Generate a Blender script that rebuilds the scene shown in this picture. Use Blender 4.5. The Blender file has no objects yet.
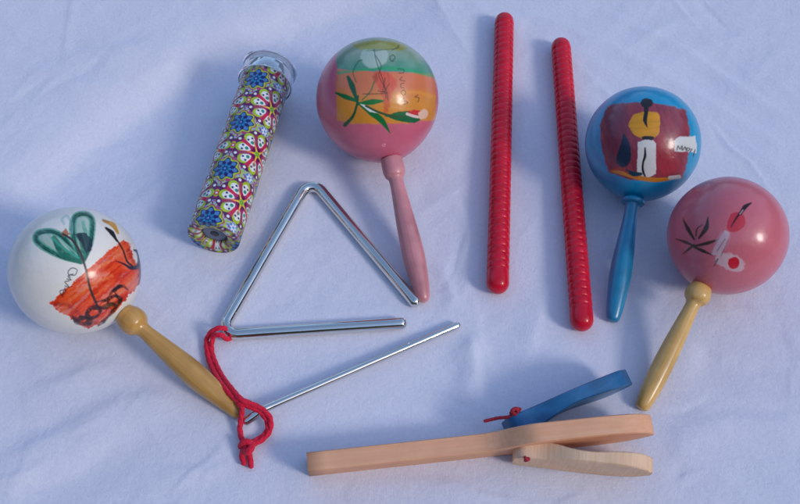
import bpy, math, random
import numpy as np
from mathutils import Vector
rad = math.radians
random.seed(4); rng = np.random.default_rng(4)
S = bpy.context.scene
COL = S.collection

# ------------------------------------------------------------------ camera
PHI = rad(34.0); FPX = 1050.0; H = 0.652
CP, SP = math.cos(PHI), math.sin(PHI)
CAM = np.array([0.0, -H*math.tan(PHI), H])
def at(x, y, z=0.0):
    """point of the table top (or of a level z above it) seen at x, y of the photograph"""
    u = (x-400)/FPX; v = (252-y)/FPX
    d = np.array([u, v*CP+SP, v*SP-CP])
    return CAM + d*((z-H)/d[2])
def project(P):
    d = P-CAM
    f = d[:, 1]*SP - d[:, 2]*CP
    up = d[:, 1]*CP + d[:, 2]*SP
    return 400+FPX*d[:, 0]/f, 252-FPX*up/f

cd = bpy.data.cameras.new("camera"); cam = bpy.data.objects.new("camera", cd); COL.objects.link(cam)
cam.location = CAM; cam.rotation_euler = (PHI, 0, 0)
cd.sensor_width = 36; cd.lens = 36*FPX/800; cd.clip_start = .01; cd.clip_end = 100
S.camera = cam

# ------------------------------------------------------------------ helpers
def lin(c):
    c = np.asarray(c, float)/255.0
    return np.where(c <= .04045, c/12.92, ((c+.055)/1.055)**2.4)
def tag(o, label=None, cat=None, group=None, kind=None):
    for k, v in (("label", label), ("category", cat), ("group", group), ("kind", kind)):
        if v: o[k] = v
    return o
def empty(name, loc):
    o = bpy.data.objects.new(name, None); o.empty_display_size = .02
    o.location = Vector(loc); COL.objects.link(o); return o
def mesh(name, V, F, mat, parent=None, col=None, loc=None, lc=None, smooth=True):
    """link one mesh; V in world space, kept relative to loc (or to the parent's location)"""
    V = np.asarray(V, np.float64)
    off = np.zeros(3)
    if parent is not None:
        off = np.array(parent['_at'])
    elif loc is not None: off = np.array(loc)
    me = bpy.data.meshes.new(name)
    n = len(V); me.vertices.add(n); me.vertices.foreach_set("co", (V-off).astype(np.float32).ravel())
    if isinstance(F, np.ndarray):
        nf, k = F.shape; fl = F.ravel(); tot = np.full(nf, k)
    else:
        fl = np.concatenate([np.asarray(f) for f in F]); tot = np.array([len(f) for f in F]); nf = len(F)
    me.loops.add(len(fl)); me.loops.foreach_set("vertex_index", fl.astype(np.int32))
    me.polygons.add(nf)
    st = np.concatenate([[0], np.cumsum(tot)[:-1]])
    me.polygons.foreach_set("loop_start", st.astype(np.int32))
    me.update(calc_edges=True); me.validate()
    if smooth: me.polygons.foreach_set("use_smooth", np.ones(len(me.polygons), bool))
    if col is not None:
        a = me.color_attributes.new("paint", 'FLOAT_COLOR', 'POINT')
        a.data.foreach_set("color", np.concatenate([np.clip(col, 0, 1), np.ones((n, 1))], 1).astype(np.float32).ravel())
    if lc is not None:
        a = me.attributes.new("grain", 'FLOAT_VECTOR', 'POINT')
        a.data.foreach_set("vector", np.asarray(lc, np.float32).ravel())
    o = bpy.data.objects.new(name, me); COL.objects.link(o)
    if mat: me.materials.append(mat)
    if parent is None:
        o.location = Vector(off)
        o['_at'] = [float(q) for q in off]
    else:
        o.parent = parent; o['_at'] = [float(q) for q in off]
    return o
def thing(name, loc):
    e = empty(name, loc); e['_at'] = [float(q) for q in loc]; return e
def basis(d):
    d = d/np.linalg.norm(d)
    a = np.cross(d, [0, 0, 1.0]); a /= np.linalg.norm(a)
    return d, a, np.cross(a, d)
def grid_faces(n, m, wrap=True):
    """n rings of m points"""
    i = np.arange(n-1)[:, None]; j = np.arange(m if wrap else m-1)[None, :]
    j2 = (j+1) % m
    q = np.stack([i*m+j, i*m+j2, (i+1)*m+j2, (i+1)*m+j], -1)
    return q.reshape(-1, 4)
def lathe(P0, d, prof, m=48):
    """prof: (axial, radius) pairs, both ends closed by a tiny ring"""
    d, a, b = basis(np.asarray(d, float)); prof = np.asarray(prof, float)
    t = np.linspace(0, 2*math.pi, m, endpoint=False)
    ax = np.repeat(prof[:, 0], m); r = np.repeat(prof[:, 1], m); tt = np.tile(t, len(prof))
    lc = np.stack([ax, r*np.cos(tt), r*np.sin(tt)], 1)
    V = P0 + ax[:, None]*d + lc[:, 1:2]*a + lc[:, 2:3]*b
    F = grid_faces(len(prof), m)
    F = [*F, np.arange(m)[::-1], np.arange(m)+(len(prof)-1)*m] if m < 200 else F
    return V, F, lc, tt
def catmull(P, k=12):
    P = np.asarray(P, float); Q = np.vstack([2*P[0]-P[1], P, 2*P[-1]-P[-2]]); out = []
    for i in range(1, len(Q)-2):
        for t in np.linspace(0, 1, k, endpoint=False):
            out.append(.5*((2*Q[i])+(-Q[i-1]+Q[i+1])*t+(2*Q[i-1]-5*Q[i]+4*Q[i+1]-Q[i+2])*t*t+(-Q[i-1]+3*Q[i]-3*Q[i+1]+Q[i+2])*t**3))
    out.append(P[-1]); return np.array(out)
def sweep(P, r, m=20, round_ends=True, flute=None):
    P = np.asarray(P, float); r = np.full(len(P), r) if np.isscalar(r) else np.asarray(r, float)
    if round_ends:
        t0 = P[0]-P[1]; t0 /= np.linalg.norm(t0); t1 = P[-1]-P[-2]; t1 /= np.linalg.norm(t1)
        th = np.linspace(.12, math.pi/2, 7)[:-1]
        A = np.array([P[0]+t0*r[0]*math.cos(q) for q in th]); ra = r[0]*np.sin(th)
        B = np.array([P[-1]+t1*r[-1]*math.cos(q) for q in th[::-1]]); rb = r[-1]*np.sin(th[::-1])
        P = np.vstack([A, P, B]); r = np.concatenate([ra, r, rb])
    T = np.gradient(P, axis=0); T /= np.linalg.norm(T, axis=1)[:, None]
    n = np.cross(T[0], [0, 0, 1.0]);
    if np.linalg.norm(n) < 1e-3: n = np.cross(T[0], [0, 1.0, 0])
    n /= np.linalg.norm(n); N = [n]
    for i in range(1, len(P)):
        n = N[-1]-T[i]*np.dot(N[-1], T[i]); n /= np.linalg.norm(n); N.append(n)
    N = np.array(N); B = np.cross(T, N)
    t = np.linspace(0, 2*math.pi, m, endpoint=False)
    s = np.concatenate([[0], np.cumsum(np.linalg.norm(np.diff(P, axis=0), axis=1))])
    R = r[:, None]*np.ones(m)
    if flute:
        cnt, pitch, amp = flute
        R = R*(1+amp*np.abs(np.sin((t[None, :]*cnt+s[:, None]*2*math.pi/pitch)/2))-amp*.5)
    V = P[:, None]+R[..., None]*(np.cos(t)[None, :, None]*N[:, None]+np.sin(t)[None, :, None]*B[:, None])
    lc = np.stack([np.repeat(s, m), (R*np.cos(t)).ravel(), (R*np.sin(t)).ravel()], 1)
    n_ = len(P)
    F = [*grid_faces(n_, m), np.arange(m)[::-1], np.arange(m)+(n_-1)*m]
    return V.reshape(-1, 3), F, lc
def join(*parts):
    Vs, Fs, Ls, k = [], [], [], 0
    for V, F, L in parts:
        Vs.append(V); Ls.append(L); Fs += [np.asarray(f)+k for f in F]; k += len(V)
    return np.vstack(Vs), Fs, np.vstack(Ls)
def vnoise(x, y, seed=0):
    """smooth value noise, about -1..1"""
    tab = np.random.default_rng(seed).uniform(-1, 1, (64, 64))
    xi = np.floor(x).astype(int); yi = np.floor(y).astype(int); fx = x-xi; fy = y-yi
    fx = fx*fx*fx*(fx*(fx*6-15)+10); fy = fy*fy*fy*(fy*(fy*6-15)+10)
    g = lambda a, b: tab[a % 64, b % 64]
    return (g(xi, yi)*(1-fx)+g(xi+1, yi)*fx)*(1-fy)+(g(xi, yi+1)*(1-fx)+g(xi+1, yi+1)*fx)*fy
def fbm(x, y, seed=0, o=4):
    s = 0; a = 1
    for k in range(o):
        s = s+a*vnoise(x*2**k+k*7.3, y*2**k+k*3.1, seed+k); a *= .5
    return s/1.9

# ------------------------------------------------------------------ materials
def nodes(name):
    m = bpy.data.materials.new(name); m.use_nodes = True
    nt = m.node_tree; b = nt.nodes["Principled BSDF"]; return m, nt, b
def N(nt, t, **kw):
    n = nt.nodes.new(t)
    for k, v in kw.items():
        if k in n.inputs: n.inputs[k].default_value = v
        else: setattr(n, k, v)
    return n
def attr(nt, name):
    return N(nt, "ShaderNodeAttribute", attribute_name=name)
def bump(nt, b, src, strength, dist):
    n = N(nt, "ShaderNodeBump", Strength=strength, Distance=dist)
    nt.links.new(src, n.inputs["Height"]); nt.links.new(n.outputs[0], b.inputs["Normal"]); return n
def rgba(c): return (*[float(q) for q in c], 1)

def mat_paint(name, rough=.32, coat=.6, nstr=.12, scale=260, blotch=.12):
    """hand-painted lacquer over a gourd: colours in the 'paint' attribute, faint brush relief"""
    m, nt, b = nodes(name); L = nt.links.new
    a = attr(nt, "paint"); g = attr(nt, "grain")
    no = N(nt, "ShaderNodeTexNoise", Scale=55.0, Detail=6.0, Roughness=.65); L(g.outputs["Vector"], no.inputs["Vector"])
    mr = N(nt, "ShaderNodeMapRange"); mr.inputs[3].default_value = 1-blotch; mr.inputs[4].default_value = 1+blotch*.6
    L(no.outputs[0], mr.inputs[0])
    mx = N(nt, "ShaderNodeVectorMath", operation='SCALE'); L(a.outputs["Color"], mx.inputs[0]); L(mr.outputs[0], mx.inputs[3])
    L(mx.outputs[0], b.inputs["Base Color"])
    n2 = N(nt, "ShaderNodeTexNoise", Scale=float(scale), Detail=4.0); L(g.outputs["Vector"], n2.inputs["Vector"])
    bump(nt, b, n2.outputs[0], nstr, .002)
    bw = N(nt, "ShaderNodeRGBToBW"); L(a.outputs["Color"], bw.inputs[0]); n5 = N(nt, "ShaderNodeTexNoise", Scale=700.0, Detail=3.0); L(g.outputs["Vector"], n5.inputs["Vector"])
    mm_ = N(nt, "ShaderNodeMath", operation='MULTIPLY_ADD'); L(bw.outputs[0], mm_.inputs[0]); mm_.inputs[1].default_value = -1.2; L(n2.outputs[0], mm_.inputs[2])
    bb = [n for n in nt.nodes if n.type == 'BUMP'][0]; L(mm_.outputs[0], bb.inputs["Height"])
    r2 = N(nt, "ShaderNodeMapRange"); r2.inputs[3].default_value = rough-.06; r2.inputs[4].default_value = rough+.12
    L(no.outputs[0], r2.inputs[0]); L(r2.outputs[0], b.inputs["Roughness"])
    b.inputs["Coat Weight"].default_value = coat; b.inputs["Coat Roughness"].default_value = .12; b.inputs["Specular IOR Level"].default_value = .3
    return m
def mat_wood(name, c1, c2, rough=.4, coat=.3, sx=6, sr=260, wear=None, grime=.30):
    m, nt, b = nodes(name); L = nt.links.new
    g = attr(nt, "grain"); mp = N(nt, "ShaderNodeMapping"); mp.inputs["Scale"].default_value = (sx, sr, sr)
    L(g.outputs["Vector"], mp.inputs["Vector"])
    no = N(nt, "ShaderNodeTexNoise", Scale=1.0, Detail=5.0, Roughness=.6, Distortion=.4); L(mp.outputs[0], no.inputs["Vector"])
    cr = N(nt, "ShaderNodeValToRGB"); cr.color_ramp.elements[0].position = .32; cr.color_ramp.elements[1].position = .68
    cr.color_ramp.elements[0].color = rgba(c1); cr.color_ramp.elements[1].color = rgba(c2)
    L(no.outputs[0], cr.inputs[0]); out = cr.outputs[0]
    n3 = N(nt, "ShaderNodeTexNoise", Scale=45.0, Detail=4.0); L(g.outputs["Vector"], n3.inputs["Vector"])
    mr = N(nt, "ShaderNodeMapRange"); mr.inputs[1].default_value = .3; mr.inputs[2].default_value = .7; mr.inputs[3].default_value = 1-grime; mr.inputs[4].default_value = 1+grime*.4
    L(n3.outputs[0], mr.inputs[0])
    mx = N(nt, "ShaderNodeVectorMath", operation='SCALE'); L(out, mx.inputs[0]); L(mr.outputs[0], mx.inputs[3]); out = mx.outputs[0]
    if wear is not None:
        n4 = N(nt, "ShaderNodeTexNoise", Scale=170.0, Detail=6.0, Roughness=.7); L(g.outputs["Vector"], n4.inputs["Vector"])
        geo = N(nt, "ShaderNodeNewGeometry")
        ad = N(nt, "ShaderNodeMath", operation='ADD'); L(n4.outputs[0], ad.inputs[0])
        pm = N(nt, "ShaderNodeMapRange"); pm.inputs[1].default_value = .5; pm.inputs[2].default_value = .75; pm.inputs[4].default_value = .35
        L(geo.outputs["Pointiness"], pm.inputs[0]); L(pm.outputs[0], ad.inputs[1])
        wr = N(nt, "ShaderNodeMapRange"); wr.inputs[1].default_value = .78; wr.inputs[2].default_value = .84
        L(ad.outputs[0], wr.inputs[0])
        mi = N(nt, "ShaderNodeMix", data_type='RGBA'); L(wr.outputs[0], mi.inputs[0]); L(out, mi.inputs[6]); mi.inputs[7].default_value = rgba(wear); out = mi.outputs[2]
    L(out, b.inputs["Base Color"])
    bump(nt, b, no.outputs[0], .18, .0015)
    b.inputs["Roughness"].default_value = rough; b.inputs["Coat Weight"].default_value = coat; b.inputs["Coat Roughness"].default_value = .2
    return m
def mat_metal(name, rough=.1):
    m, nt, b = nodes(name); L = nt.links.new
    b.inputs["Metallic"].default_value = 1; b.inputs["Base Color"].default_value = (.74, .73, .69, 1)
    g = attr(nt, "grain"); mp = N(nt, "ShaderNodeMapping"); mp.inputs["Scale"].default_value = (9, 1100, 1100)
    L(g.outputs["Vector"], mp.inputs["Vector"])
    no = N(nt, "ShaderNodeTexNoise", Scale=1.0, Detail=3.0); L(mp.outputs[0], no.inputs["Vector"])
    bump(nt, b, no.outputs[0], .3, .0004)
    n2 = N(nt, "ShaderNodeTexNoise", Scale=300.0, Detail=4.0); L(g.outputs["Vector"], n2.inputs["Vector"])
    mr = N(nt, "ShaderNodeMapRange"); mr.inputs[3].default_value = rough*.5; mr.inputs[4].default_value = rough*1.8
    L(n2.outputs[0], mr.inputs[0]); L(mr.outputs[0], b.inputs["Roughness"])
    return m
def mat_cord(name, c, rough=.6):
    m, nt, b = nodes(name); L = nt.links.new
    g = attr(nt, "grain")
    no = N(nt, "ShaderNodeTexNoise", Scale=900.0, Detail=3.0); L(g.outputs["Vector"], no.inputs["Vector"])
    cr = N(nt, "ShaderNodeValToRGB"); cr.color_ramp.elements[0].color = rgba(np.array(c)*.6); cr.color_ramp.elements[1].color = rgba(np.minimum(np.array(c)*1.25, 1))
    L(no.outputs[0], cr.inputs[0]); L(cr.outputs[0], b.inputs["Base Color"])
    bump(nt, b, no.outputs[0], .8, .0012)
    b.inputs["Roughness"].default_value = rough; b.inputs["Sheen Weight"].default_value = .1
    b.inputs["Specular IOR Level"].default_value = .3
    return m

# ------------------------------------------------------------------ light
SUN = np.array([.70, -.46, .53]); SUN /= np.linalg.norm(SUN)
elev = math.asin(SUN[2]); az = math.atan2(SUN[0], SUN[1])
W = bpy.data.worlds.new("World"); S.world = W; W.use_nodes = True; nt = W.node_tree; bg = nt.nodes["Background"]
sky = nt.nodes.new("ShaderNodeTexSky"); sky.sky_type = 'NISHITA'; sky.sun_disc = False
sky.sun_elevation = elev; sky.sun_rotation = az; sky.altitude = 100; sky.air_density = 1.0; sky.dust_density = 1.0
# unseen dark belt added round the horizon to give the chrome dark reflections
tc = nt.nodes.new("ShaderNodeTexCoord"); sep = nt.nodes.new("ShaderNodeSeparateXYZ"); nt.links.new(tc.outputs["Generated"], sep.inputs[0])
nz = nt.nodes.new("ShaderNodeTexNoise"); nz.inputs["Scale"].default_value = 4; nz.inputs["Detail"].default_value = 4; nt.links.new(tc.outputs["Generated"], nz.inputs["Vector"])
ma = nt.nodes.new("ShaderNodeMath"); ma.operation = 'MULTIPLY_ADD'; ma.inputs[1].default_value = -.7; nt.links.new(nz.outputs[0], ma.inputs[0]); nt.links.new(sep.outputs[2], ma.inputs[2])
mr = nt.nodes.new("ShaderNodeMapRange"); mr.inputs[1].default_value = .06; mr.inputs[2].default_value = .12
my = nt.nodes.new("ShaderNodeMath"); my.operation = 'MULTIPLY_ADD'; my.inputs[1].default_value = .28      # the belt stands higher on the near side
nt.links.new(sep.outputs[1], my.inputs[0]); nt.links.new(ma.outputs[0], my.inputs[2]); nt.links.new(my.outputs[0], mr.inputs[0])
vm = nt.nodes.new("ShaderNodeMix"); vm.data_type = 'RGBA'; nt.links.new(mr.outputs[0], vm.inputs[0]); vm.inputs[6].default_value = (.12, .13, .11, 1); nt.links.new(sky.outputs[0], vm.inputs[7])
nt.links.new(vm.outputs[2], bg.inputs[0]); bg.inputs[1].default_value = .15
ld = bpy.data.lights.new("sun", 'SUN'); ld.energy = .84; ld.angle = rad(13); ld.color = (1, .95, .90)
lo = bpy.data.objects.new("sun", ld); COL.objects.link(lo); lo.rotation_euler = Vector(SUN).to_track_quat('Z', 'Y').to_euler()
S.view_settings.view_transform = 'Standard'; S.view_settings.look = 'None'; S.view_settings.gamma = 1
S.view_settings.exposure = 0.83
S.cycles.max_bounces = 10; S.cycles.use_denoising = True

# ------------------------------------------------------------------ tablecloth
def seg_dist(X, Y, pts):
    D = np.full(X.shape, 1e9); Tt = np.zeros(X.shape); L = 0
    lens = [np.hypot(*(np.array(pts[i+1])-np.array(pts[i]))) for i in range(len(pts)-1)]; tot = sum(lens)
    sgn = np.zeros(X.shape)
    for i in range(len(pts)-1):
        ax, ay = pts[i]; bx, by = pts[i+1]; dx, dy = bx-ax, by-ay; q = dx*dx+dy*dy+1e-12
        t = np.clip(((X-ax)*dx+(Y-ay)*dy)/q, 0, 1); ex = X-ax-t*dx; ey = Y-ay-t*dy
        d = np.hypot(ex, ey); m = d < D; D = np.where(m, d, D)
        Tt = np.where(m, (L+t*lens[i])/tot, Tt); sgn = np.where(m, np.sign(ex*dy-ey*dx), sgn); L += lens[i]
    return D, Tt, sgn
def g2(x, y): return tuple(at(x, y)[:2])
CREASES = [  # photo points, half width (m), height (m), ridge sharpness
    ([(438, 262), (452, 300), (470, 345), (478, 400), (490, 440)], .008, .0036),
    ([(466, 262), (476, 330), (500, 400)], .006, .0012),
    ([(-10, 235), (60, 178), (130, 120), (220, 60), (300, 25), (430, -10)], .038, -.014),
    ([(60, 60), (150, 44), (240, 60)], .012, .0014),
    ([(520, 10), (610, 45), (700, 95), (790, 150)], .007, .0016),
    ([(600, 8), (690, 52), (760, 100), (810, 130)], .006, .0014),
    ([(-10, 470), (50, 440), (120, 405), (190, 392)], .012, .0026),
    ([(-10, 505), (70, 480), (150, 430)], .014, -.0028),
    ([(20, 400), (90, 372), (140, 365)], .010, .0018),
    ([(665, 330), (720, 365), (790, 378)], .010, -.0020),
    ([(660, 440), (730, 420), (800, 425)], .010, .0018),
    ([(540, 300), (530, 345), (520, 365)], .008, .0012),
    ([(345, 480), (420, 478), (500, 500)], .010, .0016),
    ([(120, 215), (160, 180), (195, 160)], .008, .0010),
    ([(0, 60), (70, 80), (120, 90)], .010, .0014),
    ([(260, 260), (330, 240), (350, 215)], .010, .0009),
]
_r = random.Random(12)
for x0, y0, x1, y1, ang, n in ((560, 0, 800, 170, 32, 9), (0, 340, 300, 504, -28, 12), (0, 0, 300, 200, -20, 9), (300, 440, 800, 504, -8, 8), (640, 290, 800, 480, 20, 7), (430, 230, 560, 440, 78, 8), (130, 20, 480, 330, 60, 8)):
    for k in range(n):
        cx, cy = _r.uniform(x0, x1), _r.uniform(y0, y1); a = rad(ang+_r.gauss(0, 22)); l = _r.uniform(14, 60)
        p = [(cx+l*t*math.cos(a)-_r.gauss(0, 2)*math.sin(a), cy+l*t*math.sin(a)+_r.gauss(0, 3)) for t in (-1, -.3, .35, 1)]
        CREASES.append((p, _r.uniform(.0022, .006), _r.choice((1, 1, -1))*_r.uniform(.0003, .0009)))
KEEP = [  # lie of the things, where the cloth must not rise
    [(75, 300), (236, 412)], [(378, 130), (423, 300)], [(642, 170), (613, 318)], [(727, 262), (642, 406)],
    [(504, 18), (498, 290)], [(560, 43), (582, 327)], [(270, 70), (214, 243)], [(311, 184), (222, 333), (404, 323)],
    [(311, 184), (418, 304)], [(458, 324), (248, 420)], [(308, 467), (650, 432)], [(513, 462), (651, 480)], [(506, 428), (628, 384)]]
def cloth_height(X, Y):
    Z = .0016*fbm(X*7+3, Y*7+9, 11, 3)
    # long soft wrinkles running up to the right, and small crumples
    for ang, sc, st, am, sd in ((35, 26, 6, .0015, 21), (-50, 34, 8, .0009, 31), (60, 60, 16, .0005, 41), (-20, 70, 22, .00035, 51)):
        c, s = math.cos(rad(ang)), math.sin(rad(ang)); U = X*c+Y*s; Vv = -X*s+Y*c
        n = fbm(U*st+5, Vv*sc+2, sd, 2); Z = Z+.55*am*(1-2*np.abs(n))*(.5+.5*np.clip(vnoise(X*8+sd, Y*8, sd+5)+.5, 0, 1))
    for pts, w, h in CREASES:
        D, T, sg = seg_dist(X, Y, [g2(*p) for p in pts])
        e = np.sin(np.pi*np.clip(T, 0, 1))**.6
        ww = w*np.where(sg > 0, 1.5, .7)
        Z = Z+h*np.exp(-(D/ww)**2)*e
    k = np.zeros(X.shape)
    for pts in KEEP:
        D, T, sg = seg_dist(X, Y, [g2(*p) for p in pts]); k = np.maximum(k, np.exp(-(D/.017)**4))
    Z = Z-.0012
    return Z*(1-k)+.0001*k
xs = np.concatenate([np.linspace(-.85, -.42, 60)[:-1], np.linspace(-.42, .42, 620), np.linspace(.42, .85, 60)[1:]])
ys = np.concatenate([np.linspace(-.6, -.22, 50)[:-1], np.linspace(-.22, .36, 430), np.linspace(.36, .95, 80)[1:]])
X, Y = np.meshgrid(xs, ys); Z = cloth_height(X, Y)
V = np.stack([X, Y, Z], -1).reshape(-1, 3)
m, nt, b = nodes("white_cotton"); L = nt.links.new
tcn = N(nt, "ShaderNodeTexCoord")
w1 = N(nt, "ShaderNodeTexWave", bands_direction='X', Scale=420.0, Distortion=2.5, Detail=2.0)
w2 = N(nt, "ShaderNodeTexWave", bands_direction='Y', Scale=420.0, Distortion=2.5, Detail=2.0)
for w in (w1, w2): w.inputs["Detail Scale"].default_value = 3; L(tcn.outputs["Object"], w.inputs["Vector"])
ad = N(nt, "ShaderNodeMath", operation='ADD'); L(w1.outputs["Fac"], ad.inputs[0]); L(w2.outputs["Fac"], ad.inputs[1])
nn = N(nt, "ShaderNodeTexNoise", Scale=340.0, Detail=5.0, Roughness=.7); L(tcn.outputs["Object"], nn.inputs["Vector"])
nb = N(nt, "ShaderNodeTexNoise", Scale=48.0, Detail=5.0, Roughness=.6); L(tcn.outputs["Object"], nb.inputs["Vector"])
b1 = N(nt, "ShaderNodeBump", Strength=.55, Distance=.0009); L(nn.outputs[0], b1.inputs["Height"])
b2 = N(nt, "ShaderNodeBump", Strength=.13, Distance=.006); L(nb.outputs[0], b2.inputs["Height"]); L(b1.outputs[0], b2.inputs["Normal"])
b3 = N(nt, "ShaderNodeBump", Strength=.12, Distance=.0004); L(ad.outputs[0], b3.inputs["Height"]); L(b2.outputs[0], b3.inputs["Normal"])
L(b3.outputs[0], b.inputs["Normal"])
cr = N(nt, "ShaderNodeValToRGB"); cr.color_ramp.elements[0].position = .3; cr.color_ramp.elements[1].position = .7
cr.color_ramp.elements[0].color = (.645, .645, .765, 1); cr.color_ramp.elements[1].color = (.715, .71, .815, 1)
L(nn.outputs[0], cr.inputs[0]); out = cr.outputs[0]
for px, py, rr in ((713.5, 336.5, .0006), (500, 229, .0004), (191, 62, .0004)):   # dark specks on the cloth
    p = at(px, py)
    vd = N(nt, "ShaderNodeVectorMath", operation='DISTANCE'); L(tcn.outputs["Object"], vd.inputs[0]); vd.inputs[1].default_value = (p[0], p[1], -.0012)
    mrr = N(nt, "ShaderNodeMapRange"); mrr.inputs[1].default_value = rr*.9; mrr.inputs[2].default_value = rr*1.9; L(vd.outputs["Value"], mrr.inputs[0])
    mi = N(nt, "ShaderNodeMix", data_type='RGBA'); L(mrr.outputs[0], mi.inputs[0]); mi.inputs[6].default_value = (.05, .04, .06, 1); L(out, mi.inputs[7]); out = mi.outputs[2]
L(out, b.inputs["Base Color"]); b.inputs["Roughness"].default_value = .95; b.inputs["Specular IOR Level"].default_value = .15
b.inputs["Sheen Weight"].default_value = .15
o = mesh("tablecloth", V, grid_faces(len(ys), len(xs), False), m)
tag(o, "wrinkled white cotton cloth spread under all the instruments", "cloth")

# ------------------------------------------------------------------ painting on the gourds
class Paint:
    def __init__(s, V, C, base, seed=1):
        s.V = V; s.x, s.y = project(V); n = V-C; s.front = np.einsum('ij,ij->i', n, CAM-V) > 0
        s.c = np.tile(np.asarray(base, float), (len(V), 1)); s.seed = seed
    def blend(s, idx, a, col):
        col = np.asarray(col, float); a = a[:, None]
        s.c[idx] = s.c[idx]*(1-a)+(col if col.ndim == 2 else col[None])*a
    def near(s, P, pad):
        P = np.asarray(P); return np.where(s.front & (s.x > P[:, 0].min()-pad) & (s.x < P[:, 0].max()+pad) & (s.y > P[:, 1].min()-pad) & (s.y < P[:, 1].max()+pad))[0]
    def poly(s, P, col, soft=.45, rough=.6, alpha=1, streak=0, ang=0, smooth=False, col2=None):
        if smooth: P = catmull(list(P)+[P[0]], 6)[:-1]
        P = np.asarray(P, float); i = s.near(P, 4); x = s.x[i]+rough*fbm(s.x[i]*.35, s.y[i]*.35, s.seed+1, 3); y = s.y[i]+rough*fbm(s.x[i]*.35+9, s.y[i]*.35+4, s.seed+2, 3)
        D = np.full(len(i), 1e9); ins = np.zeros(len(i), bool)
        for k in range(len(P)):
            ax, ay = P[k]; bx, by = P[(k+1) % len(P)]
            t = np.clip(((x-ax)*(bx-ax)+(y-ay)*(by-ay))/((bx-ax)**2+(by-ay)**2+1e-9), 0, 1)
            D = np.minimum(D, np.hypot(x-ax-t*(bx-ax), y-ay-t*(by-ay)))
            if by != ay: ins ^= ((ay > y) != (by > y)) & (x < (bx-ax)*(y-ay)/(by-ay)+ax)
        sd = np.where(ins, D, -D); a = np.clip(.5+sd/(2*soft), 0, 1)*alpha
        c = np.tile(np.asarray(col, float), (len(i), 1))
        if streak or col2 is not None:
            u = x*math.cos(ang)+y*math.sin(ang); v = -x*math.sin(ang)+y*math.cos(ang)
            n = fbm(u*.07, v*.42, s.seed+5, 3)
            if col2 is not None: w = np.clip(.5+n*1.1, 0, 1)[:, None]; c = c*(1-w)+np.asarray(col2)*w
            if streak: c = c*(1+streak*n[:, None]); a = a*np.clip(1.05+.8*fbm(u*.05+3, v*.45+8, s.seed+9, 2), .84 if streak > .2 else 1, 1)
        s.blend(i, a, c)
    def stroke(s, P, w, col, alpha=1, k=8, dry=0, soft=.45):
        P = np.asarray(P, float); Q = catmull(P, k) if len(P) > 2 else P
        w = np.atleast_1d(np.asarray(w, float)); ww = np.interp(np.linspace(0, 1, len(Q)), np.linspace(0, 1, len(w)), w) if len(w) > 1 else np.full(len(Q), w[0])
        i = s.near(Q, ww.max()+2); x = s.x[i]; y = s.y[i]; best = np.full(len(i), -1e9)
        for k in range(len(Q)-1):
            ax, ay = Q[k]; bx, by = Q[k+1]; t = np.clip(((x-ax)*(bx-ax)+(y-ay)*(by-ay))/((bx-ax)**2+(by-ay)**2+1e-9), 0, 1)
            best = np.maximum(best, (ww[k]+(ww[k+1]-ww[k])*t)/2-np.hypot(x-ax-t*(bx-ax), y-ay-t*(by-ay)))
        a = np.clip(.5+best/(2*soft), 0, 1)*alpha
        if dry: a = a*np.clip(1-dry*.6+fbm((x+y)*.22, (x-y)*.42, s.seed+7, 2)*1.3*dry+dry*.3, 0, 1)
        s.blend(i, a, col)

WOOD1 = mat_wood("varnished_yellow_wood", (.50, .245, .05), (.66, .36, .09), rough=.35, coat=.4, sx=10, sr=260, grime=.22)
WOOD2 = mat_wood("pale_gold_wood", (.62, .34, .08), (.78, .48, .16), rough=.38, coat=.35, sx=10, sr=260, grime=.22)
PINKH = mat_wood("pink_painted_wood", (.62, .22, .24), (.72, .30, .32), rough=.38, coat=.25, sx=8, sr=300)
BLUEH = mat_wood("blue_painted_wood", (.004, .20, .38), (.012, .26, .48), rough=.3, coat=.4, sx=8, sr=300)
GOURD = mat_paint("hand_painted_lacquer", coat=.5)
GOURD.node_tree.nodes['Principled BSDF'].inputs['Coat Roughness'].default_value = .17

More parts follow.
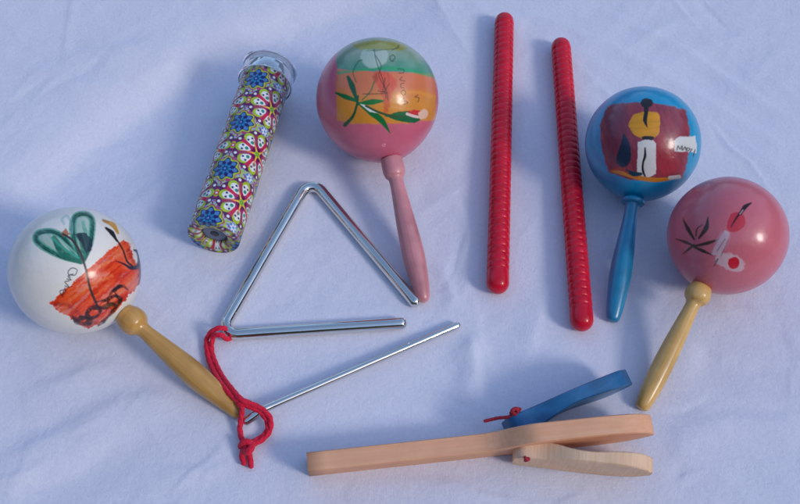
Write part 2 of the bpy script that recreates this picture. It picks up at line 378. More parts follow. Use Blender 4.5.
def maraca(center, R, tip, tipr, base, painter, handle_mat, hprof, label, pear=.07, oblate=1.0, collar=None, headname="gourd"):
    C = at(*center, R); T = at(*tip, tipr)
    d = (T-C)/np.linalg.norm(T-C); L = np.linalg.norm(T-C)
    root = thing("maraca", (C[0], C[1], 0))
    th = np.linspace(.012, math.pi-.012, 330); ax = -R*np.cos(th)*oblate; r = R*np.sin(th)
    k = np.clip((th-math.pi*.62)/(math.pi*.38), 0, 1); ax = ax+pear*R*k**2.2
    Vv, F, lc, tt = lathe(C, d, np.stack([ax, r], 1), 660)
    dl = Vv-C; q0 = dl/R; wob = 1+.009*fbm(q0[:, 0]*1.3+center[0], q0[:, 1]*1.3+q0[:, 2]*.9, 61, 2)+.0022*fbm(q0[:, 0]*6+center[0], (q0[:, 1]+q0[:, 2])*6, 62, 2)
    Vv = C+dl*wob[:, None]
    P = Paint(Vv, C, base, seed=int(center[0])); painter(P)
    tone = np.array([1.06, 1.0, .97]); P.c = np.minimum(P.c*tone, .82); base = np.minimum(np.asarray(base)*tone, .82)
    F = np.asarray(F)
    # close poles
    n = len(Vv); Vv = np.vstack([Vv, C+d*ax[0], C+d*ax[-1]]); lc = np.vstack([lc, [ax[0], 0, 0], [ax[-1], 0, 0]]); col = np.vstack([P.c, [base], [base]])
    j = np.arange(660); j2 = (j+1) % 660; o0 = 329*660
    Fl = [F, np.stack([j2, j, np.full(660, n), np.full(660, n)], 1), np.stack([o0+j, o0+j2, np.full(660, n+1), np.full(660, n+1)], 1)]
    quads = F; tris = np.vstack([np.stack([j2, j, np.full(660, n)], 1), np.stack([o0+j, o0+j2, np.full(660, n+1)], 1)])
    mesh(headname, Vv, list(quads)+list(tris), GOURD, root, col=col, lc=lc)
    s0 = R*(oblate+pear)*.985
    # handle: hprof = (fraction of the handle length, radius)
    hl = L+tipr-s0
    hp = catmull([(s0+f*hl, rr) for f, rr in hprof], 8)
    hp[:, 1] = np.maximum(hp[:, 1], .0003)
    Vh, Fh, lh, _ = lathe(C, d, hp, 56)
    hd = mesh("handle", Vh, Fh, handle_mat, root, lc=lh)
    if collar:
        cp = catmull([(s0+f*hl, rr) for f, rr in collar], 8); cp[:, 1] = np.maximum(cp[:, 1], .0003)
        Vc, Fc, lcc, _ = lathe(C, d, cp, 56)
        c = mesh("collar", Vc, Fc, handle_mat, hd, lc=lcc)
    return tag(root, label, "maraca", "painted maracas lying on the cloth")

K = (.012, .010, .014)
def p_white(p):
    G = lin((20, 110, 88)); G2 = lin((60, 165, 140)); RD = lin((212, 44, 14)); RD2 = lin((240, 92, 44))
    p.poly([(49, 303), (62, 293), (84, 272), (104, 255), (124, 240), (130, 244), (134, 262), (142, 270), (141, 281), (129, 296), (112, 315), (98, 325), (88, 329), (76, 322), (66, 315), (60, 313)], RD, rough=2.0, streak=.25, ang=rad(-40), col2=RD2)
    p.poly([(112, 253), (121, 243), (126, 250), (131, 262), (126, 270)], lin((228, 110, 70)), alpha=.5, soft=2)
    for q in ([(84, 276), (96, 268), (108, 262)], [(70, 300), (90, 286), (112, 276)], [(112, 300), (128, 284), (138, 272)]):
        p.stroke(q, 3.2, lin((246, 140, 84)), alpha=.55, dry=.6, soft=1)
    for q in ([(56, 304), (70, 306), (84, 318)], [(74, 318), (88, 324), (98, 322)], [(128, 250), (134, 262), (139, 276)]):
        p.stroke(q, 3.4, lin((140, 24, 14)), alpha=.6, dry=.6, soft=1)
    # two green looped leaves
    for Lp in ([(79, 262), (62, 257), (45, 248), (36, 240), (38, 233), (50, 231), (60, 235), (68, 243), (74, 252), (79, 260)],
               [(80, 262), (76, 246), (73, 234), (73, 222), (77, 215), (86, 214), (92, 220), (92, 232), (90, 246), (84, 260)]):
        p.poly(Lp, lin((60, 150, 125)), rough=.4, alpha=.55, smooth=True, streak=.5, ang=rad(60))
        p.stroke(Lp, [4, 7.5, 6, 7, 4], G2, alpha=.9, dry=.2); p.stroke(Lp, [2.4, 4.2, 3, 4.2, 2], G*.7, dry=.3); p.stroke([(q[0]+1, q[1]+1.6) for q in Lp], [.6, 1.3, .8], lin((14, 60, 50)), dry=.4)
    p.stroke([(54, 238), (62, 251), (78, 260)], [5, 9, 6], G, dry=.2); p.stroke([(52, 238), (66, 250), (79, 258)], 2.4, G2, alpha=.9); p.stroke([(58, 238), (68, 246), (77, 255)], 1.6, lin((150, 200, 185)), alpha=.7, dry=.4)
    p.stroke([(83, 222), (86, 238), (83, 256)], [3, 5, 5], G2, alpha=.7, dry=.4); p.stroke([(80, 235), (83, 250), (81, 262)], 5, G, alpha=.9, dry=.3); p.stroke([(80, 222), (82, 232), (86, 245)], 1.5, lin((160, 205, 195)), alpha=.7, dry=.3)
    p.stroke([(64, 224), (62, 219), (67, 216), (72, 225), (72, 233)], 2.5, lin((130, 180, 175)), alpha=.6, dry=.3)
    p.poly([(74, 234), (85, 232), (92, 240), (92, 250), (86, 254), (82, 244)], lin((20, 25, 50)), rough=1.2, alpha=.85)
    p.poly([(61, 233), (64, 230), (66, 228), (68, 232), (71, 234), (67, 236), (63, 236)], lin((170, 100, 50)), alpha=.9)
    # dark stem
    p.stroke([(63, 234), (72, 240), (80, 252), (86, 270), (90, 288), (97, 305), (100, 309)], [2.2, 2.6, 2.2, 2.6, 2], lin((62, 50, 50)))
    # yellow leaf and dark bud at the upper right
    p.stroke([(104, 221), (113, 225), (118, 233)], [2.4, 5, 2.4], lin((205, 150, 24))); p.stroke([(103, 220), (108, 222)], 2.5, lin((150, 100, 30)), alpha=.7)
    p.stroke([(106, 228), (112, 233), (117, 241)], [2.4, 4.8, 1.8], K)
    p.stroke([(117, 240), (123, 250), (127, 261), (132, 266)], [1.6, 1.6, 2.4], K)
    p.stroke([(116, 261), (124, 264), (131, 268), (138, 266), (140, 260), (138, 252), (134, 250)], [.8, 1.8, 3.2, 4.5, 5, 4, 1.5], lin((22, 20, 50)))
    p.stroke([(140, 268), (141, 276), (138, 285)], [4, 3, 1], lin((60, 20, 50)), alpha=.8)
    # black squiggles in the red band
    for q, w in (([(88, 314), (92, 308), (100, 309), (98, 315), (90, 318), (87, 313), (94, 306), (104, 308), (112, 304), (118, 306)], 2.6),
                 ([(96, 302), (106, 300), (114, 296), (121, 298), (116, 304), (108, 303), (112, 292), (122, 286), (128, 290)], 2.4),
                 ([(72, 316), (78, 322), (86, 324), (90, 319), (82, 318), (76, 320)], 3.4), ([(121, 285), (115, 290), (119, 300)], 2),
                 ([(98, 326), (108, 317), (118, 305), (122, 298)], 2.2)):
        p.stroke(q, np.array([.5, 1.9, .9, 2.1, .7, 1.7, .5])*w, lin((20, 8, 8)), alpha=.93, dry=.35, soft=.6)
    p.stroke([(104, 306), (110, 305)], 4, lin((120, 90, 30)), alpha=.4, soft=1.5)
    # the signature, running upward
    p.stroke([(62, 296), (60, 291), (66, 290), (62, 295), (65, 288)], .9, K); p.stroke([(65, 286), (69, 287), (65, 282), (69, 281)], .9, K)
    p.stroke([(67, 279), (71, 280), (68, 276), (73, 274)], .9, K); p.stroke([(71, 275), (75, 275), (77, 270), (72, 268), (68, 272), (70, 277)], .9, K)
maraca((75, 270.5), .0440, (236, 411), .0045, lin((228, 228, 222)), p_white, WOOD1,
       [(0, .0072), (.02, .0082), (.05, .0094), (.085, .0098), (.125, .0088), (.155, .006), (.19, .0052), (.30, .0062), (.45, .0076), (.60, .0084), (.72, .0078), (.85, .0062), (.95, .0050), (.99, .0038), (1.0, .0008)],
       "white maraca with orange red band and green leaves, bare yellow wooden handle", pear=.05)

def p_pink(p):
    TL = lin((66, 152, 130)); OR = lin((216, 146, 52)); GR = lin((18, 92, 60))
    # bands go round the gourd
    w = fbm(p.x*.12, p.y*.12, 3, 3)
    band = (p.x > 336+w*2) & (p.x < 441)
    edge = lambda a, b, s=.6: np.clip(.5+(b-a)/(2*s), 0, 1)
    top = 70+((p.x-388)/60)**2*5*np.sign(p.x-388)+w*1.2+2
    al = edge(336.5+1.5*w, p.x)*edge(p.x, 437+0*p.x)*p.front
    i = np.where(p.front & (p.y < 130))[0]
    tealc = TL*(1+.12*w[i, None]); gy = lin((150, 172, 150)); mixv = np.clip((68-p.y[i]+w[i]*6)/22, 0, .75)[:, None]
    p.blend(i, (edge(p.y, top)*al*1.0)[i]*.95, tealc*(1-mixv)+gy*mixv)
    p.poly([(352, 44), (372, 40), (398, 42), (408, 48), (400, 51), (375, 49), (358, 50)], lin((150, 150, 40)), rough=1, alpha=.85, soft=1.2)
    bot = 124+w*1.5-np.clip(p.x-400, 0, 99)*.12-np.clip(352-p.x, 0, 99)*.25
    oc = OR*(1+.10*w[i, None]); pk = lin((212, 124, 82)); mv = np.clip(.4-((p.y[i]-96)/14)+w[i]*.5, 0, 1)[:, None]
    p.blend(i, (edge(top, p.y)*edge(p.y, bot, .8)*al*edge(p.x, 436+0*p.x))[i]*.95, oc*(1-mv)+pk*mv)
    p.stroke([(338, 73), (360, 70), (390, 68), (412, 71), (436, 77)], [3, 2.5, 3.5, 3], lin((40, 165, 110)), alpha=.8, dry=.1)
    p.stroke([(396, 95), (415, 92), (434, 97)], 3, lin((235, 170, 40)), alpha=.5, soft=2); p.stroke([(345, 112), (356, 118), (372, 120)], 5, lin((220, 150, 25)), alpha=.5, soft=3)
    # white tulip and red bloom
    p.poly([(360, 58), (362, 51), (370, 50), (376, 52), (384, 50), (388, 54), (386, 62), (376, 68), (366, 66)], lin((175, 200, 190)), rough=.8, alpha=.85, smooth=True, soft=.8)
    p.poly([(373, 73), (378, 71), (390, 73), (396, 80), (397, 88), (392, 92), (388, 112), (384, 114), (383, 98), (376, 84)], lin((212, 74, 58)), rough=1.2, alpha=.7, streak=.3, ang=rad(80), soft=1)
    p.poly([(372, 76), (377, 73), (378, 80), (374, 84)], lin((150, 70, 50)), alpha=.6, soft=.8)
    # green plant
    p.stroke([(348, 77), (352, 86), (356, 98)], [3, 6, 3], GR); p.stroke([(336, 93), (346, 97), (357, 101)], [2, 5, 3], lin((15, 110, 60)))
    p.stroke([(383, 101), (372, 102), (358, 104)], [2, 6, 3], lin((25, 120, 50))); p.stroke([(345, 125), (353, 116), (357, 104), (358, 96)], [4, 2.4, 2], GR)
    p.stroke([(360, 105), (372, 113), (382, 121), (390, 133)], [2, 6.5, 6, 1], lin((20, 115, 58)))
    p.stroke([(356, 82), (353, 72), (358, 62), (362, 60)], 1.1, GR, alpha=.8); p.stroke([(362, 100), (370, 92), (374, 82)], 1.4, lin((60, 120, 60)), alpha=.9)
    p.poly([(360, 104), (366, 105), (373, 110), (378, 113), (370, 112)], lin((235, 240, 235)), rough=.4)
    p.poly([(384, 116), (398, 112), (408, 111), (420, 116), (417, 122), (404, 122), (392, 119)], lin((20, 105, 62)), rough=1, smooth=True)
    p.stroke([(366, 106), (378, 112), (392, 116), (404, 117)], 2.2, lin((50, 90, 60)))
    # little red and white flower
    p.poly([(408, 111), (414, 110), (420, 111), (418, 115), (410, 114)], lin((205, 52, 60)), rough=.8, smooth=True); p.stroke([(407, 114), (413, 116), (418, 117)], 2.6, lin((230, 205, 205)))
    p.poly([(418, 113), (424, 109), (428, 112), (426, 118), (420, 119)], lin((240, 190, 170)), rough=.6, smooth=True)
    # thin pen lines
    for q in ([(374, 49), (376, 60), (380, 72), (384, 84), (386, 98)], [(376, 56), (381, 66), (379, 76), (386, 90), (388, 100)], [(363, 94), (374, 94), (387, 93), (378, 91)], [(385, 78), (383, 92), (389, 84)]):
        p.stroke(q, .8, lin((38, 45, 40)), alpha=.85)
    for q in ([(366, 51), (380, 50), (392, 49), (399, 48)],):
        p.stroke(q, .8, lin((60, 80, 60)), alpha=.6)
    # written name, reading upward on the right
    for q in ([(404, 105), (408, 103), (405, 101), (401, 102), (404, 98)], [(403, 95), (401, 92), (404, 90), (406, 93), (404, 95)], [(404, 88), (401, 87), (401, 84), (404, 83)], [(405, 81), (400, 80), (402, 77)],
              [(399, 73), (403, 73), (404, 70), (400, 69), (398, 69)], [(392, 61), (395, 58), (393, 55), (390, 57), (391, 61), (394, 61)], [(392, 50), (397, 48), (399, 45)], [(418, 102), (419, 98), (415, 97), (418, 95)]):
        p.stroke(q, .8, lin((50, 45, 40)), alpha=.85)
maraca((377.5, 99.5), .0470, (423, 296), .0048, lin((206, 104, 130)), p_pink, PINKH,
       [(0, .0080), (.03, .0084), (.085, .0084), (.12, .0074), (.145, .0056), (.22, .0056), (.38, .0068), (.55, .0079), (.70, .0082), (.82, .0072), (.93, .0056), (.985, .0038), (1.0, .0008)],
       "pink maraca with teal and orange painted bands, all pink handle", pear=.11)

def p_blue(p):
    MR = lin((128, 52, 72)); YL = lin((214, 150, 30))
    p.poly([(607, 106), (622, 103), (648, 102), (672, 106), (686, 110), (690, 130), (688, 160), (683, 178), (660, 181), (630, 180), (608, 172), (602, 150), (600, 125)], MR, rough=1.2, streak=.06, ang=rad(70), soft=.9, col2=lin((150, 62, 76)))
    p.poly([(607, 108), (622, 106), (630, 118), (626, 150), (610, 165), (602, 140)], lin((112, 56, 84)), alpha=.45, soft=4)
    p.poly([(652, 140), (662, 132), (674, 150), (676, 170), (662, 178), (656, 165)], lin((170, 40, 52)), alpha=.5, soft=4)
    # figure: head, hair, yellow blouse, white skirt
    p.poly([(634, 114), (645, 112), (658, 113), (660, 122), (659, 132), (655, 137), (648, 139), (640, 138), (632, 132), (629, 124)], YL, rough=.8, smooth=True, streak=.15)
    p.poly([(640, 103), (643, 99), (650, 99), (653, 103), (650, 107), (643, 107)], K, rough=.5, smooth=True)
    p.stroke([(646, 105), (646, 113), (645, 120), (647, 127)], [5, 4, 4.2, 1], K)
    p.poly([(641, 137), (646, 136), (652, 136), (654, 138), (651, 141), (644, 141)], K, rough=.5, smooth=True)
    p.poly([(638, 142), (645, 140), (653, 140), (656, 144), (656, 174), (648, 178), (640, 176), (637, 172)], lin((212, 214, 214)), rough=.7)
    p.stroke([(645, 148), (645, 156), (643, 163), (643, 171), (647, 181)], [1.5, 2.6, 2, 2.4, 1.5], K)
    # dark blue tree and ground line
    p.poly([(624, 133), (627, 138), (631, 150), (630, 162), (624, 167), (618, 165), (616, 158), (620, 146)], lin((30, 48, 74)), rough=.8, smooth=True)
    p.stroke([(613, 171), (625, 174), (640, 178), (655, 180), (670, 179)], [3, 4, 4.5, 4.5, 3], lin((205, 130, 30)), dry=.08)
    p.stroke([(626, 171), (634, 174), (641, 174)], [3, 5, 3], lin((20, 60, 80))); p.stroke([(612, 170), (620, 169), (628, 173)], 2, lin((180, 60, 30)), alpha=.8)
    p.stroke([(670, 178), (679, 177)], 4, lin((205, 205, 198)), dry=.1)
    # white patch with the signature
    p.poly([(674, 140), (679, 137), (695, 136), (697, 148), (696, 153), (688, 152), (675, 151)], lin((205, 212, 215)), rough=1)
    for q in ([(677, 150), (678, 146), (680, 149), (682, 146), (682, 150)], [(683, 150), (685, 147), (686, 150)], [(687, 151), (687, 148), (690, 149), (688, 151)], [(690, 152), (692, 149)], [(693, 156), (695, 150)]):
        p.stroke(q, 1.0, K)
maraca((642.5, 143.5), .0427, (613.5, 316), .0046, lin((8, 150, 200)), p_blue, BLUEH,
       [(0, .0052), (.02, .0056), (.05, .0060), (.075, .0052), (.10, .0050), (.16, .0050), (.3, .0060), (.5, .0076), (.64, .0080), (.80, .0070), (.92, .0056), (.985, .004), (1.0, .0008)],
       "bright blue maraca with painted figure in yellow top, blue handle", pear=.06,
       collar=[(.005, .0052), (.012, .0078), (.03, .0088), (.05, .0082), (.06, .0052)])

def p_rose(p):
    p.poly([(728, 220), (731, 214), (738, 212), (744, 216), (745, 224), (740, 230), (732, 232), (727, 228)], lin((196, 32, 56)), rough=.5, smooth=True, alpha=.85)
    p.stroke([(751, 203), (745, 207), (740, 214)], [1.5, 4.5, 3], lin((36, 8, 18))); p.stroke([(740, 213), (735, 220), (731, 227)], [2.5, 1.8, .8], lin((60, 8, 26)))
    for q in ([(743, 210), (740, 214)],): p.stroke(q, .8, lin((220, 190, 190)), alpha=.8)
    GD = lin((28, 44, 36))
    for q, w in (([(683, 219), (688, 229), (694, 239)], [1, 4, 2]), ([(708, 217), (706, 228), (699, 238)], [1, 5, 2]), ([(676, 239), (685, 242), (692, 245)], [.8, 3, 2]),
                 ([(683, 254), (689, 249), (694, 245)], [.8, 2.6, 2]), ([(720, 239), (708, 243), (695, 246)], [.8, 3.6, 2]), ([(712, 255), (703, 251), (694, 247)], [.8, 3.4, 2]), ([(696, 236), (697, 229), (702, 225)], [1.2, 1.2, 1])):
        p.stroke(q, w, GD, alpha=.93)
    WH = lin((206, 190, 200))
    for k in range(7):
        a = k/6
        p.stroke([(725-4*a+8*a, 231+a*2), (718+8*a, 242+2*a), (712+7*a, 254+a)], 1.4, WH, alpha=.75, dry=.3)
    p.poly([(722, 232), (731, 234), (727, 246), (720, 255), (712, 252), (716, 240)], lin((196, 160, 178)), alpha=.5, soft=1.5, rough=1.5)
    p.poly([(716, 256), (726, 253), (737, 256), (744, 262), (742, 270), (733, 272), (722, 266), (715, 262)], lin((208, 186, 192)), rough=1.6, alpha=.75, smooth=True, soft=.9)
    p.poly([(729, 259), (735, 257), (739, 260), (738, 267), (732, 269), (728, 265)], lin((200, 26, 50)), rough=.4, smooth=True)
    p.stroke([(714, 266), (718, 259), (715, 262)], 1.2, GD, alpha=.7); p.stroke([(717, 251), (725, 239)], 1, lin((60, 70, 70)), alpha=.6); p.stroke([(721, 256), (728, 240)], 1, lin((60, 70, 70)), alpha=.5)
maraca((727, 235.5), .0415, (643.5, 404), .0044, lin((200, 106, 120)), p_rose, WOOD2,
       [(0, .0070), (.02, .0080), (.05, .0088), (.08, .0090), (.115, .0078), (.14, .0056), (.18, .0050), (.32, .0058), (.50, .0068), (.68, .0071), (.82, .0066), (.93, .0056), (.985, .0042), (1.0, .0008)],
       "rose pink maraca with small dark leaf and red flowers, bare golden wooden handle", pear=.04)

# ------------------------------------------------------------------ ribbed rhythm sticks
m, nt, b = nodes("red_lacquer"); L = nt.links.new
g = attr(nt, "grain"); no = N(nt, "ShaderNodeTexNoise", Scale=120.0, Detail=5.0); L(g.outputs["Vector"], no.inputs["Vector"])
cr = N(nt, "ShaderNodeValToRGB"); cr.color_ramp.elements[0].position = .3; cr.color_ramp.elements[0].color = (.52, .004, .020, 1); cr.color_ramp.elements[1].position = .7; cr.color_ramp.elements[1].color = (.70, .008, .036, 1)
L(no.outputs[0], cr.inputs[0]); L(cr.outputs[0], b.inputs["Base Color"]); b.inputs["Roughness"].default_value = .32; bump(nt, b, no.outputs[0], .15, .001)
b.inputs["Specular IOR Level"].default_value = .25; b.inputs["Coat Weight"].default_value = .25; b.inputs["Coat Roughness"].default_value = .1
REDL = m
def stick(p0, p1, R, ribs, label):
    A = at(*p0, R); B = at(*p1, R); Lg = np.linalg.norm(B-A); rr = np.random.default_rng(ribs)
    prof = [(R*(1-math.cos(q)), R*math.sin(q)*.97) for q in np.linspace(.08, math.pi/2, 10)]
    s0, s1 = R*1.25, Lg-R*2.0; pitch = (s1-s0)/ribs
    for k in range(ribs):
        a = s0+k*pitch; dp = .00074*(1+rr.uniform(-.08, .08))
        for t, h in ((0, 0), (.12, 0), (.30, .05), (.50, .12), (.60, .55), (.68, 1), (.76, 1), (.88, .25)):
            prof.append((a+t*pitch, R-dp*h))
    prof.append((s1, R))
    prof += [(Lg-R*(1-math.sin(q)), R*math.cos(q)) for q in np.linspace(0.0, math.pi/2-.08, 12)]
    Vv, F, lc, _ = lathe(A, B-A, prof, 56)
    o = mesh("rhythm_stick", Vv, F, REDL, loc=((A[0]+B[0])/2, (A[1]+B[1])/2, 0), lc=lc)
    return tag(o, label, "rhythm stick", "ribbed red rhythm sticks")
stick((504.5, 15), (497.5, 292.5), .0083, 41, "red ribbed wooden stick lying nearest the banded pink maraca")
stick((560.5, 40), (582.5, 330), .0083, 42, "red ribbed wooden stick lying right beside the blue maraca")

# ------------------------------------------------------------------ triangle, beater, cord
CHR = mat_metal("chrome_steel", .08)
def arc_path(pts, rb, k=10):
    out = [pts[0]]
    for i in range(1, len(pts)-1):
        a, b_, c = pts[i-1], pts[i], pts[i+1]; u = (a-b_)/np.linalg.norm(a-b_); v = (c-b_)/np.linalg.norm(c-b_)
        th = math.acos(np.dot(u, v)); t = rb/math.tan(th/2); cen = b_+(u+v)/np.linalg.norm(u+v)*rb/math.sin(th/2)
        p, q = b_+u*t-cen, b_+v*t-cen; w = math.acos(np.dot(p, q)/rb**2)
        for s in np.linspace(0, 1, k): out.append(cen+(math.sin((1-s)*w)*p+math.sin(s*w)*q)/math.sin(w))
    out.append(pts[-1]); return np.array(out)
def densify(P, step=.006):
    out = []
    for i in range(len(P)-1):
        n = max(1, int(np.linalg.norm(P[i+1]-P[i])/step))
        out += [P[i]+(P[i+1]-P[i])*k/n for k in range(n)]
    out.append(P[-1]); return np.array(out)
RT = .0043
tri = arc_path([at(414.5, 301.5, RT), at(310.5, 178, RT), at(219, 335.5, RT), at(401, 323.5, RT)], .0085, 14)
tri = densify(tri); Vv, F, lc = sweep(tri, RT, 40)
c0 = at(320, 285); o = mesh("triangle", Vv, F, CHR, loc=(c0[0], c0[1], 0), lc=lc)
tag(o, "chrome steel triangle with open corner, tied with red cord", "triangle")
RB = .0026
A, B = at(457, 325.5, RB+.001), at(262, 410, RB+.0055); A2 = at(247, 421, .0045)
bt = densify(np.array([A, B, A2]), .004)
rr = np.where(np.linalg.norm(bt-A2, axis=1) < .013, .0031, RB)
Vv, F, lc = sweep(bt, rr, 28)
c0 = at(350, 372); o = mesh("triangle_beater", Vv, F, CHR, loc=(c0[0], c0[1], 0), lc=lc)
tag(o, "thin straight steel beater rod lying below the triangle", "beater")

CORD = mat_cord("red_cord", (.75, .006, .045)); CORD2 = mat_cord("dark_red_thread", (.40, .012, .035))
def cpath(pts, k=10): return catmull([at(*p) for p in pts], k)
rc = .0017
c0 = at(215, 350); cord = thing("red_cord", (c0[0], c0[1], 0))
s1 = cpath([(229.5, 334, .001), (226, 329, .0075), (220, 328, .0115), (212.5, 331, .0090), (207, 339, .004), (207, 350, .0032), (210, 363, .004), (217, 378, .009), (226, 390, .013), (237, 400, .0125), (250, 407, .011), (260, 412, .009), (267, 421, .006), (267, 431, .0038), (260, 438, .003), (252, 442, .004), (246, 446, .005)])
s2 = cpath([(231, 337.5, .001), (227, 339, .0055), (221, 335, .0112), (213.5, 337, .0085), (211.5, 350, .003), (215, 362, .004), (222, 376, .008), (231, 388, .013), (241, 399, .0155), (252, 404, .013), (262, 409, .011), (270, 418, .0085), (270, 430, .005), (263, 439, .004), (254, 444, .0045), (247, 448, .005)])
s3 = cpath([(238, 402, .012), (242, 409, .012), (241, 418, .008), (240, 430, .004), (242, 440, .004), (246, 448, .006)])
mesh("strand", *sweep(s1, rc, 26, flute=(3, .006, .34))[:2], CORD, cord, lc=sweep(s1, rc, 26)[2])
mesh("strand", *sweep(s2, rc, 26, flute=(3, .006, .34))[:2], CORD, cord, lc=sweep(s2, rc, 26)[2])
mesh("strand", *sweep(s3, rc, 26, flute=(3, .006, .34))[:2], CORD, cord, lc=sweep(s3, rc, 26)[2])
kn = [sweep(cpath(q, 8), .0023, 16) for q in ([(241, 446, .004), (244, 442, .008), (250, 443, .008), (251, 449, .005), (245, 452, .003)], [(243, 452, .004), (249, 451, .009), (252, 445, .007), (247, 442, .004)])]
Vv, F, lc = join(*kn); mesh("knot", Vv, F, CORD, cord, lc=lc)
for q in ([(244, 449, .004), (242, 456, .0035), (244, 463, .003)], [(248, 450, .005), (250, 458, .004), (251, 466, .003)]):
    Vv, F, lc = sweep(cpath(q, 8), np.linspace(.0021, .0018, 17), 16, flute=(3, .005, .2)); mesh("tail", Vv, F, CORD, cord, lc=lc)
tag(cord, "knotted red cord looped through the triangle corner and over the beater", "cord")

# ------------------------------------------------------------------ kaleidoscope
RK = .0196; KROT = -.62
KA, KB = at(213.5, 237, RK), at(266, 81, RK)           # eyepiece end, clear end of the paper
kd = (KB-KA)/np.linalg.norm(KB-KA); KL = np.linalg.norm(KB-KA)
c0 = (KA+KB)/2; kal = thing("kaleidoscope", (c0[0], c0[1], 0))
def kpattern(a, s, PP=.0462, WW=2*math.pi*RK/3):
    u = (s/WW+.5) % 1-.5; v = ((a/PP)+.5) % 1-.5; x = u*WW*1000; y = v*PP*1000
    r = np.hypot(x, y); th = np.arctan2(y, x)
    n = len(a); c = np.tile(lin((175, 190, 225)), (n, 1))
    def put(mk, col, al=1.0):
        w = np.clip(mk, 0, 1)[:, None]*al; c[:] = c*(1-w)+np.asarray(col)*w
    sm = lambda q, w=.22: np.clip(.5+q/(2*w), 0, 1)
    WH, LB, NV, CY, LM, MG, RDD, PU, YE, GN = [lin(q) for q in ((235, 238, 240), (90, 150, 225), (22, 28, 105), (30, 130, 185), (172, 200, 30), (175, 30, 100), (215, 35, 70), (92, 22, 92), (238, 215, 70), (20, 145, 105))]
    # lattice between rosettes
    xs_, ys_ = np.abs(x), np.abs(y); W2 = WW*500; P2 = PP*500
    put(sm(np.sin(r*4.2)*.4), LB, .5)
    bz = fbm(x*.55, y*.55, 91, 2); bz2 = fbm(x*.7+5, y*.7, 95, 2); put(sm(bz-.12, .06), MG, .9); put(sm(bz2-.28, .06), lin((60, 70, 150)), .8); put(sm(-.16-bz, .06), LM, .9)
    r2 = np.hypot(xs_-W2, ys_-P2); t2 = np.arctan2(ys_-P2, xs_-W2)
    put(sm(11.5+1.2*np.cos(8*t2)-r2), MG); put(sm(10.6+1.0*np.cos(8*t2)-r2), LM); put(sm(9.2+1.4*np.cos(8*t2)-r2), NV); put(sm(8.2+1.2*np.cos(8*t2)-r2), LB*.7); put(sm(6.6+1.4*np.cos(8*t2+math.pi)-r2), NV); put(sm(4.2+1.0*np.cos(8*t2)-r2), CY); put(sm(2.3+.6*np.cos(8*t2+math.pi)-r2), NV); put(sm(1.0-r2), LB)
    r3 = np.hypot(xs_-W2, ys_); put(sm(6.4-r3), PU); put(sm(5.0+1.0*np.cos(6*np.arctan2(ys_, xs_-W2))-r3), MG); put(sm(3.2-r3), LM); put(sm(2.0-r3), RDD); put(sm(.9-r3), WH)
    r4 = np.hypot(xs_, ys_-P2); put(sm(3.6-r4), LB); put(sm(2.6+.8*np.cos(6*np.arctan2(ys_-P2, xs_))-r4), WH); put(sm(1.1-r4), LB)
    # rosette
    nS = 8; ph = ((th+math.pi/8)/(2*math.pi/nS)) % 1-.5; off = ph*2*math.pi/nS; ex = r*np.cos(off); ey = np.abs(r*np.sin(off))
    RO = 19.6
    put(sm(RO+.9*np.cos(nS*(th+math.pi/8))-r), PU)
    put(sm(4.1-np.hypot(ex-14.6, ey)), LM); put(sm(3.5-np.hypot((ex-11.4)*.72, ey)), WH)
    put(sm(.95-np.hypot(ex-13.2, ey-1.8)), NV); put(sm(1.5-np.hypot(ex-9.8, ey)), GN); put(sm(.5-np.hypot(ex-9.8, ey)), CY)
    # spokes between the petals
    off2 = (((th)/(2*math.pi/nS)) % 1-.0); off2 = (off2-np.round(off2))*2*math.pi/nS
    off2 = np.where(True, ((th+math.pi/8+math.pi/8)/(2*math.pi/nS) % 1-.5)*2*math.pi/nS, 0); fx = r*np.cos(off2); fy = np.abs(r*np.sin(off2))
    alt = (np.floor((th+math.pi/4)/(math.pi/4)) % 2)[:, None]; put(sm(1.35-fy+.05*(fx-8))*sm(fx-6.5)*sm(RO-1.2-fx), RDD*alt+lin((150, 75, 95))*(1-alt)); put(sm(.55-fy)*sm(fx-12)*sm(RO-fx), MG)
    put(sm(2.1-np.hypot((fx-6)*.8, fy)), MG); put(sm(2.2-np.hypot((fx-18.3), fy)), PU); put(sm(1.2-np.hypot((fx-18.3), fy)), WH)
    put(sm(5.6-r)*sm(r-3), PU)
    sx = (((th-.35)/(2*math.pi/5)) % 1-.5)*2*math.pi/5; gx = r*np.cos(sx); gy = np.abs(r*np.sin(sx))
    put(sm(1.25-gx*.085-gy)*sm(13.5-gx), lin((228, 60, 70))); put(sm(1.05-gx*.11-gy)*sm(9.5-gx), YE)
    put(sm(2.6-r), LM); put(sm(1.5+.4*np.cos(6*th)-r)*sm(r-.7), GN)
    rnd = fbm(x*1.1+7*np.floor(a/PP), y*1.1, 77, 2)[:, None]
    c[:] = c*(.92+.30*rnd)
    return c
stars = at(254, 150, RK*1.85); s_off = np.dot(stars-KA, kd)
na, ns = 480, 420
ax = np.linspace(0, KL, na)
Vv, F, lc, tt = lathe(KA, kd, np.stack([ax, np.full(na, RK)], 1), ns)
d_, a_, b_ = basis(kd); up = CAM-(KA+KB)/2; ang0 = math.atan2(np.dot(up, b_), np.dot(up, a_))+KROT
ss = ((tt-ang0+math.pi) % (2*math.pi)-math.pi)*RK
col = kpattern(lc[:, 0]-s_off, ss)
PAPER = mat_paint("patterned_paper", rough=.34, coat=.5, nstr=.05, scale=300, blotch=.05)
mesh("tube", Vv, F, PAPER, kal, col=col, lc=lc)
